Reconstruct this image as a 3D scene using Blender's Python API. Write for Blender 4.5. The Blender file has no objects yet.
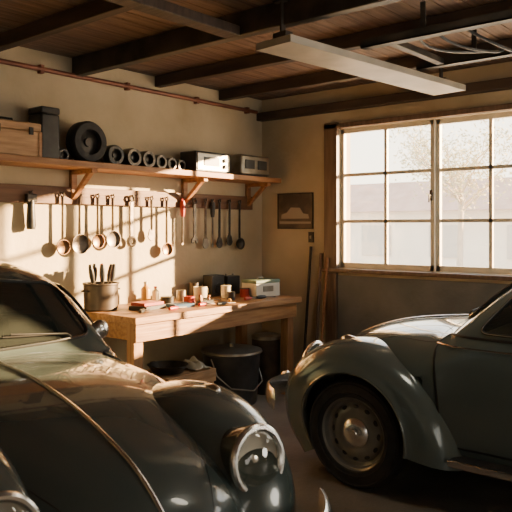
import bpy, bmesh, math, random, bisect
from mathutils import Vector, Matrix, Euler
random.seed(7)
R=math.radians
scene=bpy.context.scene
COL=scene.collection

# ---------------------------------------------------------------- materials
def new_mat(name):
    m=bpy.data.materials.new(name); m.use_nodes=True
    nt=m.node_tree; b=nt.nodes['Principled BSDF']
    return m,nt,b
def mat(name,col,rough=.5,metal=0,col2=None,scale=6,stretch=(1,1,1),bump=0,coat=0,detail=5,trans=0,bscale=None,ramp=(.35,.65)):
    m,nt,b=new_mat(name)
    b.inputs['Roughness'].default_value=rough
    b.inputs['Metallic'].default_value=metal
    b.inputs['Base Color'].default_value=(*col,1)
    b.inputs['Coat Weight'].default_value=coat
    b.inputs['Coat Roughness'].default_value=.04
    b.inputs['Transmission Weight'].default_value=trans
    tc=nt.nodes.new('ShaderNodeTexCoord'); mp=nt.nodes.new('ShaderNodeMapping')
    mp.inputs['Scale'].default_value=stretch
    nt.links.new(tc.outputs['Object'],mp.inputs['Vector'])
    n=nt.nodes.new('ShaderNodeTexNoise'); n.inputs['Scale'].default_value=scale; n.inputs['Detail'].default_value=detail
    nt.links.new(mp.outputs['Vector'],n.inputs['Vector'])
    if col2:
        r=nt.nodes.new('ShaderNodeValToRGB')
        r.color_ramp.elements[0].position=ramp[0]; r.color_ramp.elements[0].color=(*col,1)
        r.color_ramp.elements[1].position=ramp[1]; r.color_ramp.elements[1].color=(*col2,1)
        nt.links.new(n.outputs['Fac'],r.inputs['Fac']); nt.links.new(r.outputs['Color'],b.inputs['Base Color'])
    if bump:
        bp=nt.nodes.new('ShaderNodeBump'); bp.inputs['Strength'].default_value=bump; bp.inputs['Distance'].default_value=.01
        n2=n
        if bscale:
            n2=nt.nodes.new('ShaderNodeTexNoise'); n2.inputs['Scale'].default_value=bscale; n2.inputs['Detail'].default_value=6
            nt.links.new(mp.outputs['Vector'],n2.inputs['Vector'])
        nt.links.new(n2.outputs['Fac'],bp.inputs['Height']); nt.links.new(bp.outputs['Normal'],b.inputs['Normal'])
    return m
WALL=mat('plaster',(.42,.345,.225),.9,col2=(.57,.485,.34),scale=1.6,bump=.35,bscale=25)
WALLD=mat('grey_lower_wall',(.13,.14,.14),.8,col2=(.19,.195,.19),scale=3,bump=.4,bscale=30)
FLOOR=mat('concrete',(.16,.146,.128),.45,col2=(.27,.245,.21),scale=2.5,bump=.4,bscale=40)
CEIL=mat('ceiling_wood',(.095,.055,.036),.7,col2=(.20,.118,.078),scale=4,stretch=(.6,9,3),bump=.5)
BEAM=mat('beam_wood',(.036,.024,.018),.7,col2=(.070,.045,.032),scale=4,stretch=(9,.6,3),bump=.5)
STEEL=mat('dark_steel',(.040,.037,.033),.5,.5,col2=(.08,.07,.058),scale=8)
TRACK=mat('painted_channel',(.36,.34,.29),.5,.2,col2=(.45,.42,.36),scale=5)
WOOD=mat('bench_wood',(.24,.115,.045),.45,col2=(.40,.215,.09),scale=4,stretch=(.8,10,10),bump=.25)
WOODV=mat('bench_wood_upright',(.26,.13,.055),.55,col2=(.40,.22,.10),scale=4,stretch=(10,10,.8),bump=.25)
SHELFW=mat('shelf_wood',(.25,.11,.042),.55,col2=(.38,.185,.078),scale=4,stretch=(.8,10,10),bump=.3)
RAILW=mat('rail_wood',(.105,.045,.018),.6,col2=(.17,.078,.032),scale=4,stretch=(.8,10,10),bump=.3)
REDW=mat('brown_casing',(.12,.075,.048),.5,col2=(.19,.12,.08),scale=4,stretch=(10,10,.8),bump=.2)
CREAMP=mat('cream_window_paint',(.64,.58,.47),.45,col2=(.74,.68,.56),scale=7)
PIPE=mat('rusty_pipe',(.15,.048,.028),.5,.2,col2=(.22,.075,.045),scale=9)
IRON=mat('black_iron',(.024,.022,.02),.38,.6,col2=(.06,.053,.046),scale=12)
BUCK=mat('worn_dark_metal',(.050,.052,.054),.32,.4,col2=(.09,.09,.087),scale=7)
BLACK=mat('black_plastic',(.018,.017,.016),.4,col2=(.035,.035,.033),scale=12)
RUB=mat('tire_rubber',(.014,.014,.014),.7,col2=(.026,.026,.025),scale=20,bump=.2)
CHROME=mat('chrome',(.85,.83,.79),.10,1.0)
CHROMES=mat('satin_chrome',(.90,.87,.82),.26,1.0)
STEELB=mat('brushed_tool_steel',(.18,.15,.12),.38,.85,col2=(.10,.08,.062),scale=14)
BRASS=mat('aged_copper',(.24,.135,.07),.38,.85,col2=(.13,.078,.042),scale=10)
CREAM=mat('cream_enamel',(.55,.49,.36),.35,col2=(.48,.42,.30),scale=8)
WHITE=mat('white_enamel',(.70,.67,.58),.35,col2=(.62,.59,.5),scale=8)
RED=mat('red_paint',(.40,.030,.018),.4,col2=(.28,.025,.018),scale=10)
BLUE=mat('blue_paint',(.04,.09,.18),.4,col2=(.05,.12,.22),scale=10)
YEL=mat('amber_plastic',(.50,.27,.05),.35,col2=(.42,.22,.04),scale=10)
GREEN=mat('muted_green',(.15,.22,.16),.45,col2=(.19,.25,.18),scale=10)
CRATEW=mat('crate_wood',(.34,.19,.09),.6,col2=(.50,.31,.16),scale=5,stretch=(1,8,8),bump=.3)
POTM=mat('dark_pot_metal',(.060,.046,.036),.42,.5,col2=(.105,.08,.06),scale=9)
TIN=mat('dull_tin',(.38,.35,.29),.35,.75,col2=(.27,.24,.19),scale=10)
RINGM=mat('ring_metal',(.13,.11,.09),.35,.8,col2=(.07,.06,.05),scale=10)
CARG=mat('grey_teal_paint',(.070,.094,.088),.24,.1,col2=(.082,.108,.101),scale=1.5,coat=.9)
CARB=mat('blue_grey_paint',(.115,.148,.140),.20,.2,col2=(.14,.174,.166),scale=1.5,coat=1)
GLASS=mat('dark_car_glass',(.022,.026,.023),.04,0,coat=1)
SEAL=mat('rubber_seal',(.012,.012,.012),.5)
REFL=mat('lamp_reflector',(.95,.92,.85),.45,.35)
RIM=mat('wheel_rim_paint',(.20,.19,.165),.35,.3,col2=(.25,.24,.21),scale=8)
PRINT=mat('poster_print',(.07,.055,.045),.5,col2=(.16,.12,.08),scale=5,ramp=(.4,.6))
PRINT2=mat('poster_pale_ink',(.40,.34,.26),.5)
def pane_mat(name,gf,tint):
    m,nt,b=new_mat(name)
    out=nt.nodes['Material Output']
    tr=nt.nodes.new('ShaderNodeBsdfTransparent'); tr.inputs['Color'].default_value=(*tint,1)
    gl=nt.nodes.new('ShaderNodeBsdfGlossy'); gl.inputs['Roughness'].default_value=.02
    mx=nt.nodes.new('ShaderNodeMixShader'); mx.inputs[0].default_value=gf
    nt.links.new(tr.outputs[0],mx.inputs[1]); nt.links.new(gl.outputs[0],mx.inputs[2]); nt.links.new(mx.outputs[0],out.inputs[0])
    return m
PANE=pane_mat('window_pane',.05,(1,1,1))
LENS=pane_mat('lamp_lens_glass',.14,(.98,.96,.90))

# ---------------------------------------------------------------- geometry builder
class G:
    def __init__(s): s.v=[];s.f=[];s.m=[]
    def add(s,vs,fs,mi=0,xf=None):
        o=len(s.v)
        for p in vs:
            p=Vector(p)
            if xf is not None: p=xf@p
            s.v.append(p)
        for f in fs: s.f.append([i+o for i in f]); s.m.append(mi)
        return s
    def box(s,c,sz,mi=0,xf=None,rot=None):
        hx,hy,hz=[a/2 for a in sz]
        M=Matrix.Translation(Vector(c))
        if rot: M=M@Euler(rot).to_matrix().to_4x4()
        vs=[M@Vector((x*hx,y*hy,z*hz)) for x in(-1,1) for y in(-1,1) for z in(-1,1)]
        fs=[(0,1,3,2),(4,6,7,5),(0,4,5,1),(2,3,7,6),(0,2,6,4),(1,5,7,3)]
        return s.add(vs,fs,mi,xf)
    def lathe(s,prof,axis='Z',seg=32,mi=0,c=(0,0,0),xf=None):
        vs=[];fs=[];rings=[]
        c=Vector(c)
        for r,h in prof:
            if r<1e-5:
                p={'Z':(0,0,h),'X':(h,0,0),'Y':(0,h,0)}[axis]
                rings.append([len(vs)]); vs.append(c+Vector(p))
            else:
                ring=[]
                for i in range(seg):
                    a=2*math.pi*i/seg; x,y=r*math.cos(a),r*math.sin(a)
                    p={'Z':(x,y,h),'X':(h,x,y),'Y':(x,h,y)}[axis]
                    ring.append(len(vs)); vs.append(c+Vector(p))
                rings.append(ring)
        for a,b in zip(rings,rings[1:]):
            if len(a)==1 and len(b)==1: continue
            for i in range(seg):
                j=(i+1)%seg
                if len(a)==1: fs.append((a[0],b[i],b[j]))
                elif len(b)==1: fs.append((a[i],a[j],b[0]))
                else: fs.append((a[i],a[j],b[j],b[i]))
        return s.add(vs,fs,mi,xf)
    def cyl(s,c,r,h,axis='Z',seg=24,mi=0,xf=None,r2=None):
        r2=r if r2 is None else r2
        return s.lathe([(0,0),(r,0),(r2,h),(0,h)],axis,seg,mi,c,xf)
    def tube(s,pts,r,seg=8,mi=0,closed=False,xf=None,flat=1):
        pts=[Vector(p) for p in pts]; n=len(pts); vs=[];fs=[]
        prev=None
        for i,p in enumerate(pts):
            if closed: t=(pts[(i+1)%n]-pts[i-1])
            else: t=pts[min(i+1,n-1)]-pts[max(i-1,0)]
            t.normalize()
            if prev is None:
                up=Vector((0,0,1)) if abs(t.z)<.9 else Vector((1,0,0))
                a=t.cross(up).normalized()
            else:
                a=(prev-t*prev.dot(t)).normalized()
            prev=a; b=t.cross(a)
            rr=r[i] if isinstance(r,(list,tuple)) else r
            for k in range(seg):
                an=2*math.pi*k/seg
                vs.append(p+a*rr*math.cos(an)+b*rr*flat*math.sin(an))
        m=n if closed else n-1
        for i in range(m):
            for k in range(seg):
                i2=(i+1)%n;k2=(k+1)%seg
                fs.append((i*seg+k,i*seg+k2,i2*seg+k2,i2*seg+k))
        if not closed:
            fs.append(tuple(range(seg))[::-1]); fs.append(tuple((n-1)*seg+k for k in range(seg)))
        return s.add(vs,fs,mi,xf)
    def prism(s,poly,axis,a,b,mi=0,xf=None):
        def P(q,h):
            return {'Y':(q[0],h,q[1]),'X':(h,q[0],q[1]),'Z':(q[0],q[1],h)}[axis]
        n=len(poly); vs=[P(q,a) for q in poly]+[P(q,b) for q in poly]
        fs=[tuple(range(n)),tuple(range(2*n-1,n-1,-1))]+[(i,(i+1)%n,n+(i+1)%n,n+i) for i in range(n)]
        return s.add(vs,fs,mi,xf)
    def obj(s,name,mats,parent=None,loc=None,rot=None,bevel=0,ang=35,solid=0,merge=True,kind=None):
        me=bpy.data.meshes.new(name)
        me.from_pydata([tuple(p) for p in s.v],[],s.f)
        if not isinstance(mats,(list,tuple)): mats=[mats]
        for m in mats: me.materials.append(m)
        for p,mi in zip(me.polygons,s.m): p.material_index=mi
        bm=bmesh.new(); bm.from_mesh(me)
        bmesh.ops.recalc_face_normals(bm,faces=bm.faces)
        bm.to_mesh(me); bm.free()
        for p in me.polygons: p.use_smooth=True
        me.set_sharp_from_angle(angle=R(ang))
        o=bpy.data.objects.new(name,me); COL.objects.link(o)
        if parent: o.parent=parent
        if loc: o.location=loc
        if rot: o.rotation_euler=rot
        if solid:
            md=o.modifiers.new('solid','SOLIDIFY'); md.thickness=solid; md.offset=-1
        if bevel:
            md=o.modifiers.new('bevel','BEVEL'); md.width=bevel; md.segments=2; md.limit_method='ANGLE'
        if kind: o['kind']=kind
        return o
def empty(name,loc,rot=(0,0,0),label=None,cat=None,group=None,parent=None):
    o=bpy.data.objects.new(name,None); COL.objects.link(o); o.location=loc; o.rotation_euler=rot
    o.empty_display_size=.1
    if parent: o.parent=parent
    tag(o,label,cat,group); return o
def tag(o,label,cat,group=None):
    if label:o['label']=label
    if cat:o['category']=cat
    if group:o['group']=group
    return o

# ---------------------------------------------------------------- room
XW=5.36; YW=4.45; XJ=2.45; YR=5.75; XB=-1.9; YB=-3.1; H=2.80
S='structure'
G().box(((XB+XW)/2,(YB+YR)/2,-.05),(XW-XB+.6,YR-YB+.6,.1)).obj('floor',FLOOR,kind=S)
g=G(); y=YB-.2
while y<YR+.2:
    g.box(((XB+XW)/2+.1,y+.0675,H+.03),(XW-XB+.5,.131,.04),0); y+=.137
g.box(((XB+XW)/2+.1,(YB+YR)/2,H+.075),(XW-XB+.5,YR-YB+.5,.05))
g.obj('ceiling',CEIL,kind=S)
G().box(((XJ+XW)/2+.1,YW+.1,H/2),(XW-XJ+.2,.2,H)).obj('wall_left',WALL,kind=S)
G().box((XJ+.1,(YW+YR)/2+.15,H/2),(.2,YR-YW-.1,H)).obj('wall_recess_side',WALL,kind=S)
G().box(((XB+XJ)/2,YR+.1,H/2),(XJ-XB,.2,H)).obj('wall_recess_back',WALL,kind=S)
G().box((XB-.1,(YB+YR)/2,H/2),(.2,YR-YB+.4,H)).obj('wall_far_left',WALL,kind=S)
G().box(((XB+XW)/2,YB-.1,H/2),(XW-XB,.2,H)).obj('wall_behind',WALL,kind=S)
W1=(.70,3.52); W2=(-.72,.25); WZ=(1.13,2.42)
g=G()
def wseg(y0,y1,z0,z1): g.box((XW+.1,(y0+y1)/2,(z0+z1)/2),(.2,y1-y0,z1-z0))
wseg(YB,YW,0,WZ[0]); wseg(YB,YW,WZ[1],H)
wseg(W1[1],YW,WZ[0],WZ[1]); wseg(W2[1],W1[0],WZ[0],WZ[1]); wseg(YB,W2[0],WZ[0],WZ[1])
g.obj('wall_right',WALL,kind=S)
G().box((XW-.008,(YB+3.52)/2,.53),(.016,3.52-YB,1.06)).obj('trim_1',WALLD,kind=S)
G().box((XW-.02,3.585,.54),(.04,.12,1.08)).obj('trim_2',REDW,kind=S,bevel=.004)

def window(name,y0,y1,nsash):
    e=bpy.data.objects.new(name,None); COL.objects.link(e); e.location=(XW,(y0+y1)/2,WZ[0]); e['kind']=S
    yc=(y0+y1)/2; z1=WZ[1]-WZ[0]
    h0=y0-yc; h1=y1-yc
    g=G(); g.box((-.02,h1+.065,z1/2+.01),(.05,.14,z1+.10)); g.obj('casing',REDW,e,bevel=.004)
    g=G(); g.box((-.02,h0-.06,z1/2+.01),(.05,.12,z1+.10)); g.obj('casing',REDW,e,bevel=.004)
    G().box((-.02,(h0+h1)/2,z1+.025),(.05,h1-h0+.27,.045)).obj('header',REDW,e,bevel=.004)
    G().box((-.03,(h0+h1)/2,-.022),(.11,h1-h0+.28,.035)).obj('sill',REDW,e,bevel=.006)
    sw=(h1-h0)/nsash
    for k in range(nsash):
        a=h1-k*sw; b=a-sw
        g=G()
        t=.036; xo=.055+(.03 if k%2 else 0)
        g.box((xo,a-t/2,z1/2),(.04,t,z1)); g.box((xo,b+t/2,z1/2),(.04,t,z1))
        g.box((xo,(a+b)/2,t/2+.005),(.04,sw-.01,.05)); g.box((xo,(a+b)/2,z1-t/2),(.04,sw-.01,.045))
        g.box((xo,(a+b)/2,z1/2),(.03,.029,z1-.02))
        for q in (1,2): g.box((xo,(a+b)/2,z1*q/3),(.03,sw-.02,.029))
        g.obj('sash',CREAMP,e)
        G().box((xo,(a+b)/2,z1/2),(.004,sw-.03,z1-.05)).obj('glass',PANE,e)
    g=G().box((.02,h1-sw+.02,z1*.5),(.02,.025,.09)); g.tube([(.02,h1-sw+.02,z1*.5),(-.02,h1-sw+.02,z1*.5),(-.025,h1-sw+.02,z1*.5-.06)],.007)
    g.obj('latch',IRON,e)
    return e
window('window_1',W1[0],W1[1],3)
window('added_sun_window',W2[0],W2[1],1)  # unseen opening, added and sized to let sun onto the left bonnet

def beam(name,x0,y0,z0,x1,y1,z1,m,label,cat,bev=.006):
    o=G().box((0,0,0),(x1-x0,y1-y0,z1-z0)).obj(name,m,loc=((x0+x1)/2,(y0+y1)/2,(z0+z1)/2),bevel=bev)
    return tag(o,label,cat)
for x in (.75,1.6,2.42,3.95,4.75):
    o=beam('ceiling_joist',x-.035,YB,2.71,x+.035,YW if x>XJ else YR,2.805,BEAM,'dark rough timber joist under the plank ceiling','beam'); o['group']='ceiling joists'
beam('ceiling_girder',XB,2.71,2.65,3.06,2.82,2.71,BEAM,'long dark timber girder crossing the joists','beam')
beam('steel_beam',3.08,YB,2.66,3.15,YW,2.805,STEEL,'dark steel cross beam under the ceiling','beam')
beam('wall_plate',XW-.09,YB,2.58,XW,YW,2.66,BEAM,'dark timber plate along top of window wall','beam')
g=G(); g.tube([(XJ,YW-.03,2.66),(XW-.12,YW-.03,2.66)],.018,10)
for x in (2.8,3.6,4.4,5.1): g.box((x,YW-.02,2.66),(.03,.05,.06))
tag(g.obj('wall_pipe',PIPE),'thin rust-red pipe running along top of plaster wall','pipe')
e=empty('door_track',(3.0,2.41,2.53),(0,0,R(-5.5)),label='pale painted metal channel hung from ceiling rods',cat='door track')
g=G(); g.box((.96,0,0),(1.92,.27,.012)); g.box((.96,-.133,.018),(1.92,.006,.035)); g.box((.96,.133,.018),(1.92,.006,.035)); g.box((.003,0,.018),(.006,.27,.035)); g.box((1.917,0,.018),(.006,.27,.035))
g.obj('channel',TRACK,e)
for x in (.08,1.80):
    g=G(); g.box((x,0,.14),(.035,.012,.27)); g.box((x,.0,.05),(.06,.10,.07)); g.box((x,0,.262),(.08,.08,.012)); g.obj('hanger',STEEL,e)
for x,zz in ((3.62,2.60),(4.35,2.60)):
    g=G(); g.box((0,0,0),(.06,4.4,.012)); g.box((-.027,0,.02),(.006,4.4,.05)); g.box((.027,0,.02),(.006,4.4,.05))
    for yy in (-1.8,0,1.8): g.box((0,yy,.10),(.012,.03,.2))
    o=g.obj('overhead_rail',STEEL,loc=(x,.0,zz)); tag(o,'dark steel overhead door rail hung under joists','rail','overhead rails')
for yy in (2.02,1.2,.2):
    o=beam('rail_brace',3.65,yy-.025,2.60,4.32,yy+.025,2.64,STEEL,'slim dark steel brace between the overhead rails','brace',.003); o['group']='braces between the rails'
for k in range(3):
    x0=3.66; y0=1.86-.16*k; g=G(); pts=[]
    for i in range(25):
        t=i/24; pts.append((x0+.65*t,y0-.15*t+.05*math.sin(6*t+k),2.635-(.05+.03*k)*math.sin(math.pi*t)))
    g.tube(pts,.009,6); o=g.obj('cable',BLACK); tag(o,'loose black cable slung between the overhead rails','cable','slung cables')

# ---------------------------------------------------------------- workbench
e=empty('workbench',(4.0,4.04,0),label='long timber workbench along the plaster wall',cat='workbench')
X0,X1,Y0,Y1=-.95,.97,-.38,.38
g=G()
for k in range(5):
    g.box((0.01,Y0+.076+k*.152,.855),(X1-X0,.150,.05))
g.obj('benchtop',WOOD,e,bevel=.003)
g=G(); g.box((.01,Y0+.05,.765),(X1-X0-.06,.03,.13)); g.obj('apron',WOOD,e,bevel=.003)
g=G(); g.box((.01,Y1-.05,.765),(X1-X0-.06,.03,.13)); g.obj('apron',WOOD,e,bevel=.003)
for x in (X0+.08,X1-.08):
    G().box((x,0,.765),(.03,Y1-Y0-.14,.13)).obj('end_rail',WOOD,e,bevel=.003)
    for yy in (Y0+.105,Y1-.105):
        G().box((x,yy,.415),(.085,.08,.83)).obj('leg',WOODV,e,bevel=.004)

# ---------------------------------------------------------------- shelf and rail
e=empty('wall_shelf',(3.7,YW,1.94),label='long reddish timber shelf bracketed to the wall',cat='shelf')
G().box((.03,-.165,.02),(3.06,.33,.046)).obj('shelf_board',SHELFW,e,bevel=.004)
for x in (-.62,.55,1.42):
    g=G(); g.box((x,-.02,-.11),(.05,.035,.22)); g.box((x,-.15,-.018),(.05,.28,.036))
    g.prism([(-.29,-.005),(-.24,-.005),(-.02,-.20),(-.02,-.235)],'X',x-.02,x+.02)
    g.obj('bracket',SHELFW,e,bevel=.003)
RAILZ=1.745
rail=empty('tool_rail',(3.82,YW,RAILZ),label='brown timber hanging rail fixed to wall under shelf',cat='tool rail')
G().box((0,-.015,0),(2.72,.03,.13)).obj('rail_board',RAILW,rail,bevel=.003)
HX=[(2.70,'mallet'),(2.962,'pan'),(3.113,'bigpan'),(3.281,'pan'),(3.427,'bigpan'),(3.62,'wrench'),(3.835,'spoon'),(4.005,'pan'),(4.195,'screw'),(4.344,'wrench2'),(4.486,'spoon'),(4.578,'screwlong'),(4.673,'darkspoon'),(4.812,'darkspoon'),(4.956,'darkpan')]
LEN={2.70:.27,2.962:.46,3.113:.46,3.281:.42,3.427:.42,3.62:.40,3.835:.37,4.005:.50,4.195:.41,4.344:.40,4.486:.45,4.578:.44,4.673:.45,4.812:.43,4.956:.47}
def ring(g,z,r=.015,rr=.006,mi=0,n=14):
    g.tube([(r*math.cos(2*math.pi*k/n),0,z+r*math.sin(2*math.pi*k/n)) for k in range(n)],rr,6,mi,closed=True)
for hx,kind in HX:
    hz=RAILZ+.014
    L=LEN[hx]
    nm={'mallet':'mallet','pan':'ladle','bigpan':'skillet','wrench':'wrench','wrench2':'wrench','spoon':'spoon','screw':'screwdriver','screwlong':'screwdriver','darkspoon':'spatula','darkpan':'ladle'}[kind]
    lab={'mallet':'thick black rubber mallet hanging from the rail','pan':'small round copper-toned ladle hanging from the rail','bigpan':'wide round metal dipper hanging from the rail','wrench':'steel ring wrench hanging from the rail','wrench2':'steel open wrench hanging from the rail','spoon':'long thin steel spoon hanging from the rail','screw':'red-handled screwdriver hanging from the rail','screwlong':'long dark-handled screwdriver hanging from the rail','darkspoon':'dark iron spatula hanging from the rail','darkpan':'dark round iron ladle hanging from the rail'}[kind]
    e=empty(nm,(hx,YW-.054,hz),label=lab,cat='mallet' if kind=='mallet' else ('hand tool' if kind in('wrench','wrench2','screw','screwlong') else 'ladle'),group='tools hanging on the wall rail')
    g=G(); g.tube([(0,.024,.002),(0,-.008,-.001),(0,-.018,.012)],.004,6); g.obj('hook',IRON,e)
    if kind=='mallet':
        g=G(); g.lathe([(0,-L),(.030,-L),(.035,-L+.03),(.026,-.09),(.024,-.06),(0,-.06)],'Z',16); ring(g,-.012,.012,.004); g.obj('handle',BLACK,e)
        g=G(); g.box((0,0,-.045),(.08,.036,.06)); g.obj('head',IRON,e,bevel=.006)
    elif kind in('pan','bigpan','darkpan'):
        r=.057 if kind!='bigpan' else .077
        if hx in(3.427,): r=.070
        g=G(); ring(g,-.010); g.tube([(0,0,-.02),(0,0,-.12),(0,0,-L+2*r-.01)],[.015,.011,.014],8,flat=.6)
        g.obj('handle',STEELB if kind!='darkpan' else IRON,e)
        c=-L+r
        g=G(); g.lathe([(0,.012),(r*.7,.010),(r*.95,-.004),(r,-.018),(r*.94,-.018),(r*.88,-.002),(r*.65,.004),(0,.006)],'Y',28,0,(0,0,c))
        g.obj('bowl',{'pan':BRASS,'bigpan':STEELB,'darkpan':IRON}[kind],e)
    elif kind in('wrench','wrench2'):
        g=G(); ring(g,-.018,.022,.010)
        g.box((0,0,-.03-(L-.08)/2),(.028,.012,L-.08))
        if kind=='wrench': ring(g,-L+.028,.034,.015,n=18)
        else:
            g.prism([(-.012,-L+.06),(-.036,-L+.04),(-.036,-L+.005),(-.017,-L),(-.013,-L+.028),(.013,-L+.028),(.017,-L),(.036,-L+.005),(.036,-L+.04),(.012,-L+.06)],'Y',-.007,.007)
        g.obj('shaft',STEELB,e)
    elif kind in('spoon','darkspoon'):
        mm=STEELB if kind=='spoon' else IRON
        g=G(); ring(g,-.010); g.tube([(0,0,-.02),(0,0,-L+.09)],.011,8); g.obj('handle',mm,e)
        g=G(); pts=[(.042*math.cos(a)*(1 if math.sin(a)<0 else .8),-L+.055+.055*math.sin(a)) for a in [2*math.pi*k/24 for k in range(24)]]
        g.prism(pts,'Y',-.004,.006); g.obj('blade',mm,e,bevel=.002)
    else:
        g=G(); ring(g,-.010,.009); g.lathe([(0,-.02),(.019,-.022),(.024,-.05),(.021,-.13),(.016,-.16),(0,-.16)],'Z',16)
        g.obj('handle',RED if kind=='screw' else BLACK,e)
        g=G(); g.tube([(0,0,-.155),(0,0,-L+.02)],.009,8); g.box((0,0,-L+.012),(.020,.006,.026)); g.obj('shaft',STEELB,e)

# ---------------------------------------------------------------- things on shelf
SZ=1.984
e=empty('wooden_case',(2.42,4.25,SZ),label='tan wooden crate with metal latches on the shelf',cat='crate')
g=G(); g.box((0,0,.085),(.40,.22,.17)); g.obj('case_body',CRATEW,e,bevel=.008)
g=G(); g.box((0,0,.20),(.405,.225,.055)); g.obj('lid',CRATEW,e,bevel=.008)
for x in(-.12,.12):
    g=G(); g.box((x,-.117,.17),(.03,.01,.05)); g.obj('latch',IRON,e)
for x in(-.193,.193):
    g=G(); g.box((x,-.113,.085),(.022,.008,.17)); g.obj('corner_strip',SHELFW,e)
g=G(); g.tube([(-.05,0,.225),(-.045,0,.255),(.045,0,.255),(.05,0,.225)],.008,8); g.obj('handle',IRON,e)
e=empty('canister',(2.745,4.30,SZ),label='tall black lidded canister standing on the shelf',cat='canister')
g=G(); g.box((0,0,.16),(.15,.17,.32)); g.obj('canister_body',BLACK,e,bevel=.012)
g=G(); g.box((0,0,.345),(.155,.175,.05)); g.obj('lid',BLACK,e,bevel=.012)
def wheel_obj(x,r,th,name,label,y=4.3,m1=BLACK,m2=IRON,tilt=0,cat='wheel',group=None):
    e=empty(name,(x,y,SZ+r),(tilt,0,0),label=label,cat=cat,group=group)
    g=G(); g.lathe([(r*.60,-th/2),(r*.9,-th/2),(r,-th*.3),(r,th*.3),(r*.9,th/2),(r*.60,th/2),(r*.60,-th/2)],'Y',36); g.obj('rim',m1,e)
    g=G(); g.lathe([(0,-th*.25),(r*.2,-th*.25),(r*.22,-th*.1),(r*.60,-th*.05),(r*.60,th*.2),(0,th*.2)],'Y',30)
    g.obj('hub',m2,e)
wheel_obj(3.10,.158,.12,'small_tire','black rubber small tyre standing on the shelf',m1=RUB,y=4.29)
wheel_obj(3.355,.082,.09,'pulley','dark round pulley standing on the shelf')
wheel_obj(2.885,.046,.08,'pulley','small dark pulley beside the canister')
for x,r in((3.525,.077),(3.677,.072),(3.813,.062),(3.932,.055),(4.04,.049)):
    wheel_obj(x,r,.12,'metal_ring','open dark metal ring standing on the shelf',m1=RINGM,m2=BLACK,cat='ring',group='metal rings on the shelf')
e=empty('radio',(4.345,4.26,SZ),label='old dark radio with silver front panel on the shelf',cat='radio')
g=G(); g.box((0,0,.09),(.44,.20,.18)); g.obj('radio_body',BLACK,e,bevel=.012)
g=G(); g.box((.0,-.102,.09),(.40,.008,.145)); g.obj('front_panel',TIN,e,bevel=.003)
g=G(); g.box((-.03,-.108,.095),(.19,.008,.075)); g.obj('dial',BLACK,e)
for z in(.06,.115):
    g=G(); g.cyl((.14,-.125,z),.018,.02,'Y',18); g.obj('knob',BLACK,e)
e=empty('toaster',(4.93,4.26,SZ),label='boxy silver metal toaster on the shelf end',cat='toaster')
g=G(); g.box((0,0,.105),(.42,.19,.19)); g.obj('toaster_body',TIN,e,bevel=.02)
for x in(-.09,.09):
    g=G(); g.box((x,-.097,.11),(.13,.01,.085)); g.obj('front_panel',BLACK,e,bevel=.003)
g=G(); g.box((0,-.0,.006),(.38,.16,.012)); g.obj('foot',BLACK,e)
# ---------------------------------------------------------------- things on bench
BZ=.881
e=empty('tool_pot',(3.18,4.22,BZ),label='dark metal pot holding tools on the workbench',cat='pot')
g=G(); g.lathe([(0,0),(.115,0),(.125,.01),(.130,.19),(.137,.195),(.137,.205),(.124,.205),(.118,.02),(0,.02)],'Z',36); g.obj('pot_body',POTM,e)
for s in(-1,1):
    g=G(); g.tube([(s*.13,-.03,.15),(s*.16,-.02,.15),(s*.16,.02,.15),(s*.13,.03,.15)],.006,8); g.obj('handle',IRON,e)
for k,(dx,dy,tx,ty,m) in enumerate(((-.045,-.02,-.24,.05,IRON),(-.03,.03,-.14,.0,BLACK),(-.01,-.04,-.06,.06,BLACK),(.02,.03,.08,-.03,IRON),(.04,-.03,.16,.05,BLACK),(.045,.03,.24,0,IRON),(-.01,.06,-.02,.02,BLACK),(.00,-.005,.02,.0,RED))):
    e=empty('chisel',(3.18+dx,4.22+dy,BZ+.022),(ty,tx,0),label='dark-handled chisel standing in the metal pot',cat='hand tool',group='tools in the metal pot')
    g=G(); g.tube([(0,0,0),(0,0,.22)],.005,8); g.obj('shaft',STEELB,e)
    g=G(); g.lathe([(0,.19),(.012,.195),(.019,.24),(.018,.29),(.013,.325),(0,.327)],'Z',14); g.obj('handle',m,e)
def book(x,y,z,sx,sy,sz,rot,m,nm='book',lab='worn clothbound manual lying on the workbench',cat='book'):
    e=empty(nm,(x,y,z),(0,0,rot),label=lab,cat=cat)
    g=G(); g.box((0,0,sz/2),(sx,sy,sz*.98)); g.box((-sx/2,0,sz/2),(.006,sy,sz)); g.obj('cover',m,e,bevel=.002)
    g=G(); g.box((.004,0,sz/2),(sx+.0,sy-.01,sz*.7)); g.obj('pages',CREAM,e)
book(3.45,4.00,BZ,.24,.17,.030,.2,BLACK)
book(3.45,4.00,BZ+.0305,.20,.15,.024,.05,RED,lab='small red clothbound manual on another manual')
book(3.70,3.90,BZ,.18,.13,.028,-.2,BLUE,lab='blue clothbound manual lying on the workbench')
def bottle(x,y,r,h,m,capm,lab,z=BZ,nm='bottle'):
    e=empty(nm,(x,y,z),label=lab,cat='bottle')
    g=G(); g.lathe([(0,0),(r*.95,0),(r,.006),(r,h*.62),(r*.85,h*.72),(r*.38,h*.82),(r*.36,h*.9),(0,h*.9)],'Z',24); g.obj('bottle_body',m,e)
    g=G(); g.cyl((0,0,h*.88),r*.45,h*.12,seg=18); g.obj('cap',capm,e)
def tin(x,y,r,h,m,lab,nm='tin',lid=None,z=BZ,cat='tin'):
    e=empty(nm,(x,y,z),label=lab,cat=cat)
    g=G(); g.lathe([(0,0),(r,0),(r,h*.94),(r*.92,h*.94),(r*.9,.01),(0,.01)],'Z',26); g.obj('tin_body',m,e)
    g=G(); g.lathe([(0,h*.92),(r*1.04,h*.92),(r*1.04,h),(r*.9,h*1.005),(0,h)],'Z',26); g.obj('lid',lid or m,e)
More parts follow.
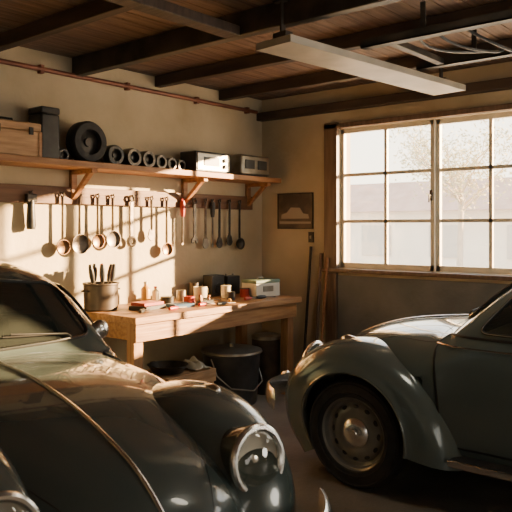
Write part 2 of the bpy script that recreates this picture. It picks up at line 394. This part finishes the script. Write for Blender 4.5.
bottle(3.68,4.29,.038,.18,YEL,CREAM,'amber oil bottle with pale cap on the workbench')
bottle(3.82,4.33,.030,.13,CREAM,RED,'small cream bottle with red cap')
tin(3.94,4.05,.045,.055,RED,'short red paint tin on the workbench')
tin(3.78,4.14,.055,.06,IRON,'short dark grease tin on the workbench')
tin(4.02,4.23,.04,.09,TIN,'dull metal tin on the workbench')
tin(4.60,4.02,.042,.08,RED,'small red jar with dark lid on the workbench',lid=BLACK,nm='jar',cat='jar')
tin(4.44,4.10,.045,.11,CREAM,'pale enamel tin beside the dark speaker box')
tin(4.34,3.95,.035,.07,BLACK,'little black tin near bench edge')
tin(4.30,4.36,.045,.13,POTM,'tall dark tin against the plaster wall')
e=empty('mug',(4.20,4.18,BZ),label='cream enamel mug on the workbench',cat='mug')
g=G(); g.lathe([(0,0),(.05,0),(.057,.01),(.06,.11),(.055,.11),(.051,.012),(0,.012)],'Z',28); g.obj('mug_body',CREAM,e)
g=G(); g.tube([(.057,0,.09),(.085,0,.085),(.093,0,.055),(.08,0,.03),(.055,0,.022)],.006,8); g.obj('handle',CREAM,e)
e=empty('speaker',(4.50,4.31,BZ),label='small black speaker box on the workbench',cat='speaker')
g=G(); g.box((0,0,.095),(.16,.12,.19)); g.obj('cabinet',BLACK,e,bevel=.006)
g=G(); g.lathe([(.05,0),(.05,-.008),(.042,-.010),(.01,.0),(0,-.006)],'Y',24,0,(0,-.06,.07)); g.obj('cone',IRON,e)
e=empty('battery_pack',(4.74,4.33,BZ),label='squat black box with two posts near the wall',cat='battery')
g=G(); g.box((0,0,.085),(.17,.11,.17)); g.obj('case_body',BLACK,e,bevel=.006)
for x in(-.045,.045):
    g=G(); g.cyl((x,0,.168),.012,.022,seg=14); g.obj('post',TIN,e)
e=empty('cash_box',(4.79,3.99,BZ),(0,0,-.15),label='whitish metal box with green lid on the bench end',cat='metal box')
g=G(); g.box((0,0,.06),(.29,.20,.12)); g.obj('box_body',WHITE,e,bevel=.006)
g=G(); g.box((0,0,.135),(.295,.205,.03)); g.obj('lid',GREEN,e,bevel=.006)
g=G(); g.tube([(-.04,0,.148),(-.035,0,.168),(.035,0,.168),(.04,0,.148)],.005,8); g.obj('handle',TIN,e)
g=G(); g.box((0,-.10,.07),(.12,.008,.05)); g.obj('front_panel',TIN,e)
for k,(x,y,a,m) in enumerate(((3.88,3.80,.1,RED),(4.14,4.02,-.5,BLACK),(4.22,3.86,.8,YEL),(4.02,3.72,-.1,BLACK),(3.28,3.84,.5,BLACK),(3.55,3.78,.1,RED),(4.45,3.82,.1,RED),(3.66,4.10,.9,YEL),(4.62,3.80,-.3,BLACK))):
    e=empty('screwdriver',(x,y,BZ+.0165),(0,0,a),label='screwdriver lying loose on the workbench',cat='hand tool',group='loose tools on the workbench')
    g=G(); g.lathe([(0,-.09),(.013,-.085),(.016,-.05),(.014,-.005),(.009,.01),(0,.01)],'X',14); g.obj('handle',m,e)
    g=G(); g.tube([(0,0,0),(.11,0,-.006)],.005,8); g.obj('shaft',STEELB,e)
e=empty('hand_plane',(3.98,3.91,BZ),(0,0,.25),label='small dark iron hand plane on the workbench',cat='hand tool')
g=G(); g.box((0,0,.014),(.20,.055,.028)); g.obj('sole',IRON,e,bevel=.004)
g=G(); g.lathe([(0,.028),(.012,.03),(.008,.045),(.016,.062),(0,.07)],'Z',14,0,(.065,0,0)); g.obj('knob',SHELFW,e)
g=G(); g.prism([(-.08,.026),(-.04,.026),(-.055,.075),(-.085,.08)],'Y',-.01,.01); g.obj('handle',SHELFW,e,bevel=.003)
# ---------------------------------------------------------------- under bench
e=empty('bucket',(4.37,3.97,0),label='large dark lidded metal bucket under the workbench',cat='bucket')
g=G(); g.lathe([(0,0),(.215,0),(.22,.012),(.250,.42),(.258,.425),(.258,.44),(.246,.44),(.21,.02),(0,.02)],'Z',44); g.obj('bucket_body',BUCK,e)
g=G(); g.lathe([(0,.475),(.10,.473),(.20,.466),(.262,.452),(.267,.435),(.260,.435)],'Z',44); g.lathe([(0,.505),(.02,.503),(.022,.465)],'Z',16); g.obj('lid',TIN,e)
g=G(); g.tube([(-.254,0,.40),(-.266,-.08,.27),(-.20,-.18,.17),(0,-.256,.13),(.20,-.18,.17),(.266,-.08,.27),(.254,0,.40)],.006,8); g.obj('bail_handle',TIN,e)
e=empty('canister',(4.83,3.96,0),label='dark round lidded canister under the bench end',cat='canister')
g=G(); g.lathe([(0,0),(.125,0),(.13,.01),(.13,.50),(.12,.51),(0,.51)],'Z',30); g.obj('canister_body',POTM,e)
g=G(); g.lathe([(.134,.49),(.134,.52),(.11,.53),(0,.532)],'Z',30); g.obj('lid',TIN,e)
e=empty('storage_crate',(3.73,3.99,0),label='open slatted timber crate under the workbench',cat='crate')
g=G(); g.box((0,0,.012),(.50,.38,.024))
for k in range(3):
    z=.07+k*.125
    g.box((0,-.19,z),(.52,.016,.10)); g.box((0,.19,z),(.52,.016,.10)); g.box((-.255,0,z),(.016,.38,.10)); g.box((.255,0,z),(.016,.38,.10))
for x in(-.235,.235):
    for y in(-.17,.17): g.box((x,y,.19),(.03,.03,.36))
g.box((0,0,.35),(.48,.34,.02))
g.obj('crate_body',CRATEW,e,bevel=.002)
CZ=.374
e=empty('roasting_pan',(3.63,3.97,CZ),label='black round pan resting on the timber crate',cat='pan')
g=G(); g.lathe([(0,0),(.12,0),(.15,.055),(.16,.06),(.145,.062),(.115,.012),(0,.012)],'Z',34); g.obj('pan_body',IRON,e)
for s in(-1,1):
    g=G(); g.tube([(-.03,s*.148,.05),(-.02,s*.178,.055),(.02,s*.178,.055),(.03,s*.148,.05)],.005,8); g.obj('handle',IRON,e)
e=empty('cloth_bundle',(3.895,3.96,CZ),label='crumpled pale cloth lying on the crate',cat='cloth')
g=G()
n=18; vs=[];fs=[]
for i in range(n+1):
    for j in range(n+1):
        a=i/n-.5;b=j/n-.5
        hgt=max(0,.055*(1-(a*a+b*b)*3.6))*(1+.6*math.sin(13*a+4*b)*math.cos(9*b-3*a))
        vs.append((a*.17,b*.24,hgt+.003))
for i in range(n):
    for j in range(n): fs.append((i*(n+1)+j,i*(n+1)+j+1,(i+1)*(n+1)+j+1,(i+1)*(n+1)+j))
g.add(vs,fs); g.obj('cloth_folds',CREAM,e,ang=80,solid=.002)

e=empty('framed_picture',(XW-.002,4.02,1.49),label='small dark unglazed landscape print on the wall',cat='picture')
for z in(.004,.346): G().box((-.008,0,z),(.014,.43,.008)).obj('frame',IRON,e)
for y in(-.211,.211): G().box((-.008,y,.175),(.014,.008,.335)).obj('frame',IRON,e)
G().box((-.006,0,.175),(.008,.415,.335)).obj('print',PRINT,e)
g=G(); g.prism([(-.17,.10),(-.16,.14),(-.10,.15),(-.06,.205),(.05,.21),(.10,.16),(.165,.14),(.17,.10)],'X',-.012,-.010)
g.prism([(-.19,.05),(.19,.05),(.19,.075),(-.19,.07)],'X',-.012,-.010)
g.obj('printed_shape',PRINT2,e)
e=empty('light_switch',(XW-.001,3.83,1.36),label='small dark wall switch plate beside the window',cat='light switch')
G().box((-.006,0,.05),(.012,.06,.10)).obj('plate',IRON,e,bevel=.002)
G().box((-.016,0,.05),(.012,.012,.03)).obj('toggle',CREAM,e)
for x,y,tx,top,lab,m in((5.18,3.80,.155,1.32,'dark broom leaning against the wall beside window',IRON),(5.12,3.58,.175,1.22,'thin timber broom leaning beside the window',SHELFW)):
    e=empty('broom',(x,y,0),label=lab,cat='broom')
    g=G(); g.tube([(0,0,.10),(tx,.02,top)],.013,10); g.obj('broom_handle',m,e)
    g=G(); g.prism([(-.07,.0),(.07,.0),(.055,.12),(-.055,.12)],'X',-.02,.025); g.obj('broom_head',CRATEW,e,bevel=.004)
e=empty('pole',(5.21,3.692,0),label='bare brown pole leaning between the brooms',cat='pole')
g=G(); g.tube([(0,0,.0),(.125,.01,1.26)],.016,10); g.obj('pole_shaft',REDW,e)

# ---------------------------------------------------------------- the cars
def make_tab(cs,dz):
    T=[( .645,.42,.16,.39,2.0),(.635,.50,.24,.40,2.0),(.60,.59,.33,.42,2.0),(.52,.68-dz*.3,.41,.46,2.05),(.40,.765-dz*.6,.48,.51,2.1),(.20,.85-dz*.9,.56,.59,2.3),(0,.905-dz,.62,.66,2.5),
     (-.2,.937-dz,.66,.68,2.6),(-.4,.957-dz,.685,.695,2.7)]
    T+=[(u+cs,t-dz,w,zb-dz*.7,n) for u,t,w,zb,n in [(-.60,.970,.69,.77,2.8),(-.68,1.04,.685,.81,2.9),(-.78,1.145,.68,.84,2.9),(-.88,1.235,.68,.86,2.9),(-.98,1.305,.68,.87,3),
     (-1.15,1.37,.68,.88,3),(-1.42,1.405,.67,.89,3),(-1.75,1.37,.65,.89,3),(-2.05,1.26,.59,.86,2.9),(-2.35,1.09,.51,.78,2.6)]]
    T+=[(-2.62,.90,.43,.66,2.3),(-2.80,.69,.36,.54,2.1),(-2.88,.52,.28,.42,2),(-2.92,.40,.2,.37,2)]
    T.reverse(); return T
WB=2.15
def set_tab(cs,dz):
    global TAB,US,SL,CS
    CS=cs; TAB=make_tab(cs,dz); US=[r[0] for r in TAB]
    def slopes(col):
        n=len(US); d=[(TAB[i+1][col]-TAB[i][col])/(US[i+1]-US[i]) for i in range(n-1)]
        return [d[0]]+[0 if d[i-1]*d[i]<=0 else 2*d[i-1]*d[i]/(d[i-1]+d[i]) for i in range(1,n-1)]+[d[-1]]
    SL={c:slopes(c) for c in range(1,5)}
def prof(u):
    u=max(US[0],min(US[-1],u)); i=min(max(bisect.bisect_right(US,u)-1,0),len(US)-2)
    h=US[i+1]-US[i]; t=(u-US[i])/h; o=[]
    for c in range(1,5):
        a,b=TAB[i][c],TAB[i+1][c]; ma,mb=SL[c][i]*h,SL[c][i+1]*h
        o.append(a*(2*t**3-3*t*t+1)+ma*(t**3-2*t*t+t)+b*(-2*t**3+3*t*t)+mb*(t**3-t*t))
    return o
Z0=.28
def low_v(u,k):
    t,w,zb,n=prof(u); v=w*(.93+.07*math.sin(math.pi/2*k))
    for c in(0,-WB):
        s=max(0,min(1,(.41-abs(u-c))/.04))
        if s>0 and k<.97:
            v=v+(min(v,.46)-v)*s
    return v
def side_v(u,z):
    t,w,zb,n=prof(u)
    if z<=zb:
        k=max(0,(z-Z0)/(zb-Z0)); return w*(.93+.07*math.sin(math.pi/2*k))
    q=min(.999,(z-zb)/(t-zb)); return w*(1-q**n)**(1/n)
def top_z(u,v):
    t,w,zb,n=prof(u); q=min(.999,abs(v)/w)
    return zb+(t-zb)*(1-q**n)**(1/n)
def side_map(sgn):
    def F(u,z,off=0):
        e=.004
        p=Vector((u,side_v(u,z),z))
        a=Vector((u+e,side_v(u+e,z),z))-p; b=Vector((u,side_v(u,z+e),z+e))-p
        nn=b.cross(a).normalized()
        if nn.y<0: nn=-nn
        p=p+nn*off
        return Vector((p.x,p.y*sgn,p.z))
    return F
def front_map(lo,hi):
    def base(v,z):
        a,b=lo,hi
        for _ in range(30):
            m=(a+b)/2
            if top_z(m,v)<z: a=m
            else: b=m
        return Vector((a,v,z))
    def F(v,z,off=0):
        p=base(v,z); e=.006
        nn=(base(v+e,z)-base(v-e,z)).cross(base(v,z+e)-base(v,z-e)).normalized()
        if nn.x*(1 if lo>hi else -1)<0: nn=-nn
        return p+nn*off
    return F
def round_poly(pts,r,n=6):
    out=[];N=len(pts)
    for i in range(N):
        p0,p1,p2=[Vector(pts[(i+k)%N]) for k in(-1,0,1)]
        a=(p0-p1);b=(p2-p1); ra=min(r,a.length*.45,b.length*.45)
        A=p1+a.normalized()*ra; B=p1+b.normalized()*ra
        for k in range(n+1):
            t=k/n; out.append((1-t)**2*A+2*t*(1-t)*p1+t*t*B)
    res=[]
    for i,p in enumerate(out):
        q=out[(i+1)%len(out)]; res.append(p); d=(q-p).length
        m=int(d/.05)
        for k in range(1,m+1): res.append(p.lerp(q,k/(m+1)))
    return res
def patch(g,F,outline,off,mi=0,rings=8):
    c=sum(outline,Vector((0,0)))/len(outline); n=len(outline)
    vs=[F(c.x,c.y,off)];fs=[]
    for k in range(1,rings+1):
        s=k/rings
        for p in outline:
            q=c+(p-c)*s; vs.append(F(q.x,q.y,off))
    for i in range(n): fs.append((0,1+i,1+(i+1)%n))
    for k in range(rings-1):
        for i in range(n):
            j=(i+1)%n; a=1+k*n; b=1+(k+1)*n
            fs.append((a+i,b+i,b+j,a+j))
    g.add(vs,fs,mi)
def lerp_tab(tab,x):
    for (a,va),(b,vb) in zip(tab,tab[1:]):
        if x<=b:
            t=(x-a)/(b-a); t=max(0,t)
            return va+(vb-va)*t
    return tab[-1][1]
def smooth_tab(tab,x):
    d=9; return sum(lerp_tab(tab,x+k) for k in(-d,-d/2,0,d/2,d))/5
RF=[(-30,.49),(-15,.55),(0,.58),(20,.60),(38,.585),(60,.55),(90,.53),(120,.53),(150,.56),(170,.60),(190,.66),(200,.69)]
RR=[(-30,.68),(-15,.64),(0,.60),(20,.55),(40,.52),(65,.52),(90,.53),(120,.55),(150,.54),(180,.49),(200,.45)]
def fender(e,cu,sgn,Rt,m,name,front,fo):
    g=G(); nphi=72;npsi=26
    vs=[];fs=[]
    for i in range(nphi+1):
        ph=-28+(i/nphi)*(216 if front else 222)
        Ro=smooth_tab(Rt,ph)
        c,s=math.cos(R(ph)),math.sin(R(ph))
        rl=.372
        edge=min(1,max(0,(20+ph)/75)) if front else min(1,max(0,(200-ph)/60))
        vo=.655+.115*math.sin(edge*math.pi/2)+fo if front else .58+.06*math.sin(edge*math.pi/2)
        vc=.50+.05*edge+fo*.6 if front else .44; aout=vo-vc
        row=[]
        for k in range(npsi+1):
            ps=R(-62+152*k/npsi)
            aa=aout if ps>0 else .24
            v=vc+aa*math.sin(ps); ex=.66 if ps>0 else .5
            rad=rl+(Ro-rl)*max(0,math.cos(ps))**ex
            row.append((cu+rad*c,sgn*v,.315+rad*s))
        row.append((cu+(rl-.010)*c,sgn*(vo+.010),.315+(rl-.010)*s))
        row.append((cu+(rl-.020)*c,sgn*(vo+.006),.315+(rl-.020)*s))
        row.append((cu+(rl-.015)*c,sgn*(vo-.03),.315+(rl-.015)*s))
        vs+=row
    w=npsi+4
    for i in range(nphi):
        for k in range(w-1):
            fs.append((i*w+k,(i+1)*w+k,(i+1)*w+k+1,i*w+k+1))
    g.add(vs,fs); return g.obj(name,m,e,ang=60)
def road_wheel(e,cu,sgn,name='wheel',vv=.655):
    w=bpy.data.objects.new(name,None); COL.objects.link(w); w.parent=e; w.location=(cu,sgn*vv,.315)
    if sgn<0: w.rotation_euler=(0,0,math.pi)
    g=G(); g.lathe([(.20,-.06),(.215,-.078),(.26,-.084),(.298,-.076),(.313,-.055),(.315,0),(.313,.055),(.298,.076),(.26,.084),(.215,.078),(.20,.062),(.20,-.06)],'Y',56)
    for rr in(.235,.285): g.lathe([(rr-.003,.082),(rr,.0865),(rr+.003,.082)],'Y',56)
    g.obj('tire',RUB,w)
    g=G(); g.lathe([(.205,-.06),(.205,.055),(.214,.068),(.208,.072),(.198,.064),(.190,.03),(.172,.018),(.150,.034),(.120,.044),(.100,.040),(.086,.030),(.0,.030)],'Y',56,0)
    for k in range(12):
        a=2*math.pi*k/12
        xf=Matrix.Rotation(-a,4,'Y')@Matrix.Translation((.150,.032,0))
        g.lathe([(0,.006),(.010,.006),(.012,.0)],'Y',12,1,xf=xf@Matrix.Diagonal((1,1,1.6,1)))
    g.obj('rim',[RIM,BLACK],w)
    g=G(); g.lathe([(.088,.028),(.086,.045),(.070,.062),(.045,.070),(.03,.072),(.026,.076),(0,.078)],'Y',36); g.obj('hubcap',CHROMES,w)
def car(loc,rotz,paint,label,cs,dz,HLP,mirrors,fo):
    set_tab(cs,dz)
    e=empty('car',loc,(0,0,rotz),label=label,cat='car')
    us=[]
    n=40
    for i in range(n+1): us.append(.645-.50*(1-math.cos(math.pi/2*i/n)))
    u=us[-1]
    while u>-2.86: u-=.02; us.append(max(u,-2.87))
    us+=[-2.89,-2.91,-2.92]
    g=G(); vs=[];fs=[]; ks=[0,.25,.5,.75,.95]; aa=[R(90*i/20) for i in range(21)]
    row=0
    for u in us:
        t,w,zb,nn=prof(u); half=[]
        for k in ks: half.append((low_v(u,k),Z0+(zb-Z0)*k))
        for a in aa: half.append((w*max(0,math.cos(a))**(2/nn),zb+(t-zb)*max(0,math.sin(a))**(2/nn)))
        half[-1]=(0,t)
        ringp=[(u,v,z) for v,z in half]+[(u,-v,z) for v,z in half[-2::-1]]
        row=len(ringp); vs+=ringp
    for i in range(len(us)-1):
        for k in range(row):
            k2=(k+1)%row
            fs.append((i*row+k,i*row+k2,(i+1)*row+k2,(i+1)*row+k))
    fs.append(tuple(range(row))); fs.append(tuple((len(us)-1)*row+k for k in range(row))[::-1])
    g.add(vs,fs); g.obj('body',paint,e,ang=50)
    g=G()
    ub=-.55+cs
    for sgn in(1,-1):
        pts=[]
        for i in range(40):
            u=.60-i*((.60-ub)/39); t,w,zb,nn=prof(u)
            v=w*(.56+.34*min(1,max(0,(.60-u)/1.15))); pts.append((u,sgn*v,top_z(u,v)+.0002))
        g.tube(pts,.0014,6)
    v0=prof(ub)[1]*.90
    g.tube([(ub,v,top_z(ub,v)+.0002) for v in [v0*(k/10-1) for k in range(21)]],.0014,6)
    g.obj('bonnet_seam',SEAL,e)
    g=G(); pts=[(.58-i*((.53-ub)/39),0,prof(.58-i*((.53-ub)/39))[0]+.003) for i in range(40)]
    g.tube(pts,.008,8,flat=.8); g.obj('bonnet_trim',CHROMES,e)
    g=G(); g.tube([(.615,0,.54),(.665,0,.57),(.652,0,.61),(.59,0,.62)],[.008,.014,.014,.008],10); g.obj('bonnet_handle',CHROMES,e)
    F=front_map(-.58+cs,-1.42+cs)
    ol=round_poly([(-.56,1.01-dz),(0,.998-dz),(.56,1.01-dz),(.48,1.265-dz),(0,1.31-dz),(-.48,1.265-dz)],.07)
    g=G(); patch(g,F,ol,.004,rings=10); g.obj('windscreen',GLASS,e,ang=60)
    g=G(); g.tube([F(p.x,p.y,.004) for p in ol],.010,8,closed=True); g.obj('windscreen_seal',SEAL,e)
    g=G(); g.tube([F(p.x,p.y,.013) for p in ol],.0035,6,closed=True); g.obj('windscreen_trim',CHROME,e)
    for sy in(.42,-.08):
        g=G(); g.tube([F(sy,1.005-dz,.02),F(sy-.02,1.018-dz,.028),F(sy-.30,1.045-dz,.022)],.005,6)
        g.tube([F(sy-.08-.26*k/8,1.028-dz+.012*k/8,.016) for k in range(9)],.004,6); g.obj('wiper',SEAL,e)
    for sgn in(1,-1):
        F=side_map(sgn)
        fz=.004
        for nm,pl in(('side_window',[(-.80,.96),(-1.46,.96),(-1.46,1.245),(-1.04,1.235)]),('quarter_window',[(-1.56,.96),(-1.98,.97),(-1.88,1.13),(-1.56,1.235)])):
            ol=round_poly([(a+cs,b-dz) for a,b in pl],.06)
            g=G(); patch(g,F,ol,fz); g.obj(nm,GLASS,e,ang=60)
            g=G(); g.tube([F(p.x,p.y,fz) for p in ol],.009,8,closed=True); g.obj('window_seal',SEAL,e)
            g=G(); g.tube([F(p.x,p.y,fz+.008) for p in ol],.003,6,closed=True); g.obj('window_trim',CHROME,e)
        ol=round_poly([(-.60+cs,.34),(-.56+cs,.88-dz),(-.62+cs,.93-dz),(-1.505+cs,.93-dz),(-1.51+cs,.60),(-1.42+cs,.34)],.05)
        g=G(); patch(g,F,ol,.006,0,10); g.tube([F(p.x,p.y,.002) for p in ol],.008,6,1,closed=True); g.obj('door',[paint,SEAL],e,ang=60)
        g=G(); g.tube([F(-1.40+cs,.83-dz,.004),F(-1.38+cs,.83-dz,.035),F(-1.28+cs,.83-dz,.035),F(-1.26+cs,.83-dz,.004)],.008,8); g.obj('door_handle',CHROME,e)
        g=G(); g.tube([F(-.56+cs-i*.05,.875-dz,.006) for i in range(36)],.006,8,flat=1); g.obj('side_trim',CHROME,e)
        if sgn in mirrors:
            q=F(-.88+cs,.915-dz,.0)
            g=G(); g.tube([q,q+Vector((.03,sgn*.015,.035)),q+Vector((.03,sgn*.015,.055))],.008,8); g.obj('mirror_stalk',CHROMES,e)
            c=q+Vector((.03,sgn*.015,.09))
            g=G(); g.lathe([(0,.034),(.026,.030),(.046,.018),(.056,.0),(.054,-.010),(.048,-.014),(0,-.014)],'X',28,0,c); g.obj('mirror',WHITE if False else CHROMES,e)
        g=G(); g.box((-1.08,sgn*.68,.285),(.98,.14,.03)); g.box((-1.08,sgn*.752,.287),(.98,.012,.034),1); g.obj('running_board',[RUB,CHROME],e,bevel=.004)
        fender(e,0,sgn,RF,paint,'front_fender',True,fo)
        fender(e,-WB,sgn,RR,paint,'rear_fender',False,0)
        road_wheel(e,0,sgn,vv=.655+fo); road_wheel(e,-WB,sgn,vv=.53)
        hl=bpy.data.objects.new('headlight',None); COL.objects.link(hl); hl.parent=e; hl.location=(HLP[0],sgn*HLP[1],HLP[2]); hl.rotation_euler=(0,R(-8),0)
        g=G(); g.lathe([(.04,-.34),(.08,-.26),(.108,-.14),(.120,-.05),(.122,.0),(.110,.0)],'X',44); g.obj('lamp_housing',paint,hl)
        g=G(); g.tube([(.006,.116*math.cos(2*math.pi*k/44),.116*math.sin(2*math.pi*k/44)) for k in range(44)],.016,10,closed=True); g.obj('lamp_ring',CHROMES,hl)
        g=G(); g.lathe([(.108,.0),(.095,-.016),(.06,-.028),(0,-.034)],'X',36); g.obj('reflector',REFL,hl)
        g=G(); g.lathe([(0,-.002),(.016,-.006),(.020,-.032)],'X',16); g.obj('bulb_shield',CHROMES,hl)
        g=G(); g.lathe([(.106,.006),(.092,.026),(.055,.042),(0,.049)],'X',36); g.obj('lens',LENS,hl)
        g=G()
        g.lathe([(0,.05),(.014,.043),(.022,.025),(.024,0),(.018,-.04),(.008,-.07),(0,-.075)],'X',20,0,(.12,sgn*.57,.315+.515)); g.obj('turn_signal',CHROMES,e)
    for cu,d,hw in((.79,1,.76),(-3.0,-1,.50)):
        g=G(); pts=[]
        for k in range(33):
            v=-hw+2*hw*k/32; pts.append((cu-d*(.24*(abs(v)/hw)**5),v,.43))
        vs=[];fs=[]
        prof2=[(-.004,-.065),(.014,-.06),(.026,-.035),(.029,0),(.026,.035),(.014,.06),(-.004,.065),(-.014,0)]
        for p in pts:
            for (a,b) in prof2: vs.append((p[0]+d*a,p[1],p[2]+b))
        for i in range(32):
            for k in range(8): fs.append((i*8+k,i*8+(k+1)%8,(i+1)*8+(k+1)%8,(i+1)*8+k))
        fs.append(tuple(range(8))); fs.append(tuple(32*8+k for k in range(8)))
        g.add(vs,fs); ob=g.obj('bumper',CHROMES,e,ang=60)
        for s in(-.30,.30):
            g=G(); g.tube([(cu+d*.01,s,.36),(cu+d*.045,s,.39),(cu+d*.05,s,.44),(cu+d*.03,s,.48),(cu+d*.0,s,.495)],[.016,.024,.026,.022,.012],12); g.obj('overrider',CHROMES,e)
            g=G(); g.box((cu-d*.12,s,.42),(.26,.04,.04)); g.obj('bumper_bracket',IRON,e)
    return e
car((1.494,2.155,0),R(-97),CARG,'dark grey-green vintage rounded car with chrome bonnet trim',-.16,.065,(.49,.48,.65),(1,),-.03)
car((4.08,2.11,0),R(90),CARB,'blue-grey vintage rounded car parked beside the window',.08,0,(.45,.46,.64),(),0)

# ---------------------------------------------------------------- outside
OG=mat('pale_paving',(.70,.64,.54),.9,col2=(.80,.73,.62),scale=.5)
OB=mat('pale_render',(.78,.69,.57),.9,col2=(.84,.74,.62),scale=1)
OR=mat('clay_roof',(.50,.33,.24),.9,col2=(.58,.39,.30),scale=2)
OD=mat('tan_window_panel',(.56,.50,.43),.7)  # flat tan for the building's window panels
BARK=mat('bark',(.46,.39,.31),.9,col2=(.52,.44,.35),scale=6,bump=.4)
LEAF=mat('leaves',(.50,.45,.28),.8,col2=(.58,.52,.34),scale=6)
tag(G().box((0,0,-.05),(60,70,.1)).obj('pavement',OG,loc=(36,5,-.06)),'pale sunlit paved yard outside the window','ground')
e=empty('building',(22,9,-.06),label='long low pale building with clay roof across the yard',cat='building')
G().box((1.5,0,1.1),(3,17,2.2)).obj('building_walls',OB,e)
G().prism([(-.4,2.15),(3.4,2.15),(1.5,3.3)],'Y',-8.8,8.8).obj('roof',OR,e)
for k in range(6): G().box((-.02,-7+k*2.7,1.1),(.06,1.2,1.1)).obj('window',OD,e)
e=empty('tree',(16.5,7.2,-.056),label='bare-branched tree with sparse foliage in the yard',cat='tree')
g=G(); g.tube([(0,0,.0),(.0,.0,1.2),(0,-.05,2.2),(.1,.1,3.0)],[.09,.075,.06,.04],10)
random.seed(3)
tips=[]
for k in range(16):
    a=random.uniform(0,6.28); z=random.uniform(1.8,3.0); l=random.uniform(.8,1.6)
    p=Vector((.03,0,z)); q=p+Vector((math.cos(a)*l*.5,math.sin(a)*l*.5,l*.35)); r=q+Vector((math.cos(a+.3)*l*.5,math.sin(a+.3)*l*.5,l*.5))
    g.tube([p,q,r],[.035,.022,.01],6); tips+=[q,r]
    for j in range(3):
        s=q.lerp(r,random.random()); tt=s+Vector((random.uniform(-.4,.4),random.uniform(-.4,.4),random.uniform(.1,.5))); g.tube([s,tt],[.012,.006],5); tips.append(tt)
g.obj('trunk',BARK,e)
g=G()
for t in tips:
    for j in range(30):
        c=t+Vector([random.gauss(0,.24) for _ in range(3)]); s=.06
        d=Vector([random.uniform(-1,1) for _ in range(3)]).normalized(); b=d.orthogonal().normalized()
        g.add([c-d*s,c+b*s*.5,c+d*s,c-b*s*.5],[(0,1,2,3)])
o=g.obj('foliage',LEAF,e); o['kind']='stuff'

# ---------------------------------------------------------------- light
w=bpy.data.worlds.new('world'); scene.world=w; w.use_nodes=True
nt=w.node_tree; bg=nt.nodes['Background']
tc=nt.nodes.new('ShaderNodeTexCoord'); sp=nt.nodes.new('ShaderNodeSeparateXYZ'); rp=nt.nodes.new('ShaderNodeValToRGB')
nt.links.new(tc.outputs['Generated'],sp.inputs[0]); nt.links.new(sp.outputs['Z'],rp.inputs['Fac'])
rp.color_ramp.elements[0].position=0; rp.color_ramp.elements[0].color=(1,.85,.61,1)
rp.color_ramp.elements[1].position=.6; rp.color_ramp.elements[1].color=(.64,.70,.76,1)
nt.links.new(rp.outputs['Color'],bg.inputs['Color']); bg.inputs['Strength'].default_value=6.6
sd=bpy.data.lights.new('sun','SUN'); sd.energy=80; sd.angle=R(.9); sd.color=(1,.64,.31)
so=bpy.data.objects.new('sun',sd); COL.objects.link(so)
dv=Vector((-.78,.62,-.195)).normalized(); so.rotation_euler=dv.to_track_quat('-Z','Y').to_euler()
for (a,b) in (W1,W2):
    ld=bpy.data.lights.new('window_portal','AREA'); ld.shape='RECTANGLE'; ld.size=b-a; ld.size_y=WZ[1]-WZ[0]
    ld.cycles.is_portal=True
    lo=bpy.data.objects.new('window_portal',ld); COL.objects.link(lo); lo.location=(XW+.19,(a+b)/2,(WZ[0]+WZ[1])/2)
    lo.rotation_euler=Vector((-1,0,0)).to_track_quat('-Z','Z').to_euler()
def fill_light(name,loc,dirn,size,en,col,sy=None):
    ld=bpy.data.lights.new(name,'AREA'); ld.energy=en; ld.color=col; ld.size=size
    if sy: ld.shape='RECTANGLE'; ld.size_y=sy
    else: ld.shape='DISK'
    lo=bpy.data.objects.new(name,ld); COL.objects.link(lo); lo.location=loc
    lo.rotation_euler=Vector(dirn).to_track_quat('-Z','Z').to_euler()
fill_light('rear_fill',(.6,YB+.1,1.4),(.25,1,-.3),3.4,26,(1,.93,.82),1.2)  # unseen fill added behind the camera to brighten the cars
fill_light('overhead_fill',(3.0,1.0,2.3),(.35,.80,-.72),.5,7,(1,.88,.70))  # added fill for the bench front and floor, no ceiling fitting here
fill_light('bay_fill',(4.4,-1.9,1.2),(-.62,.78,-.15),1.1,38,(1,.91,.78))  # added fill for the left car's fender and headlight, no real fitting

# ---------------------------------------------------------------- camera
cd=bpy.data.cameras.new('camera'); co=bpy.data.objects.new('camera',cd); COL.objects.link(co)
cd.sensor_width=36; cd.lens=48.0; cd.shift_y=-.055; cd.clip_start=.05
cd.dof.use_dof=True; cd.dof.focus_distance=5.4; cd.dof.aperture_fstop=6.3
co.location=(0,0,1.5); co.rotation_euler=(R(90),0,R(-49.8))
scene.camera=co
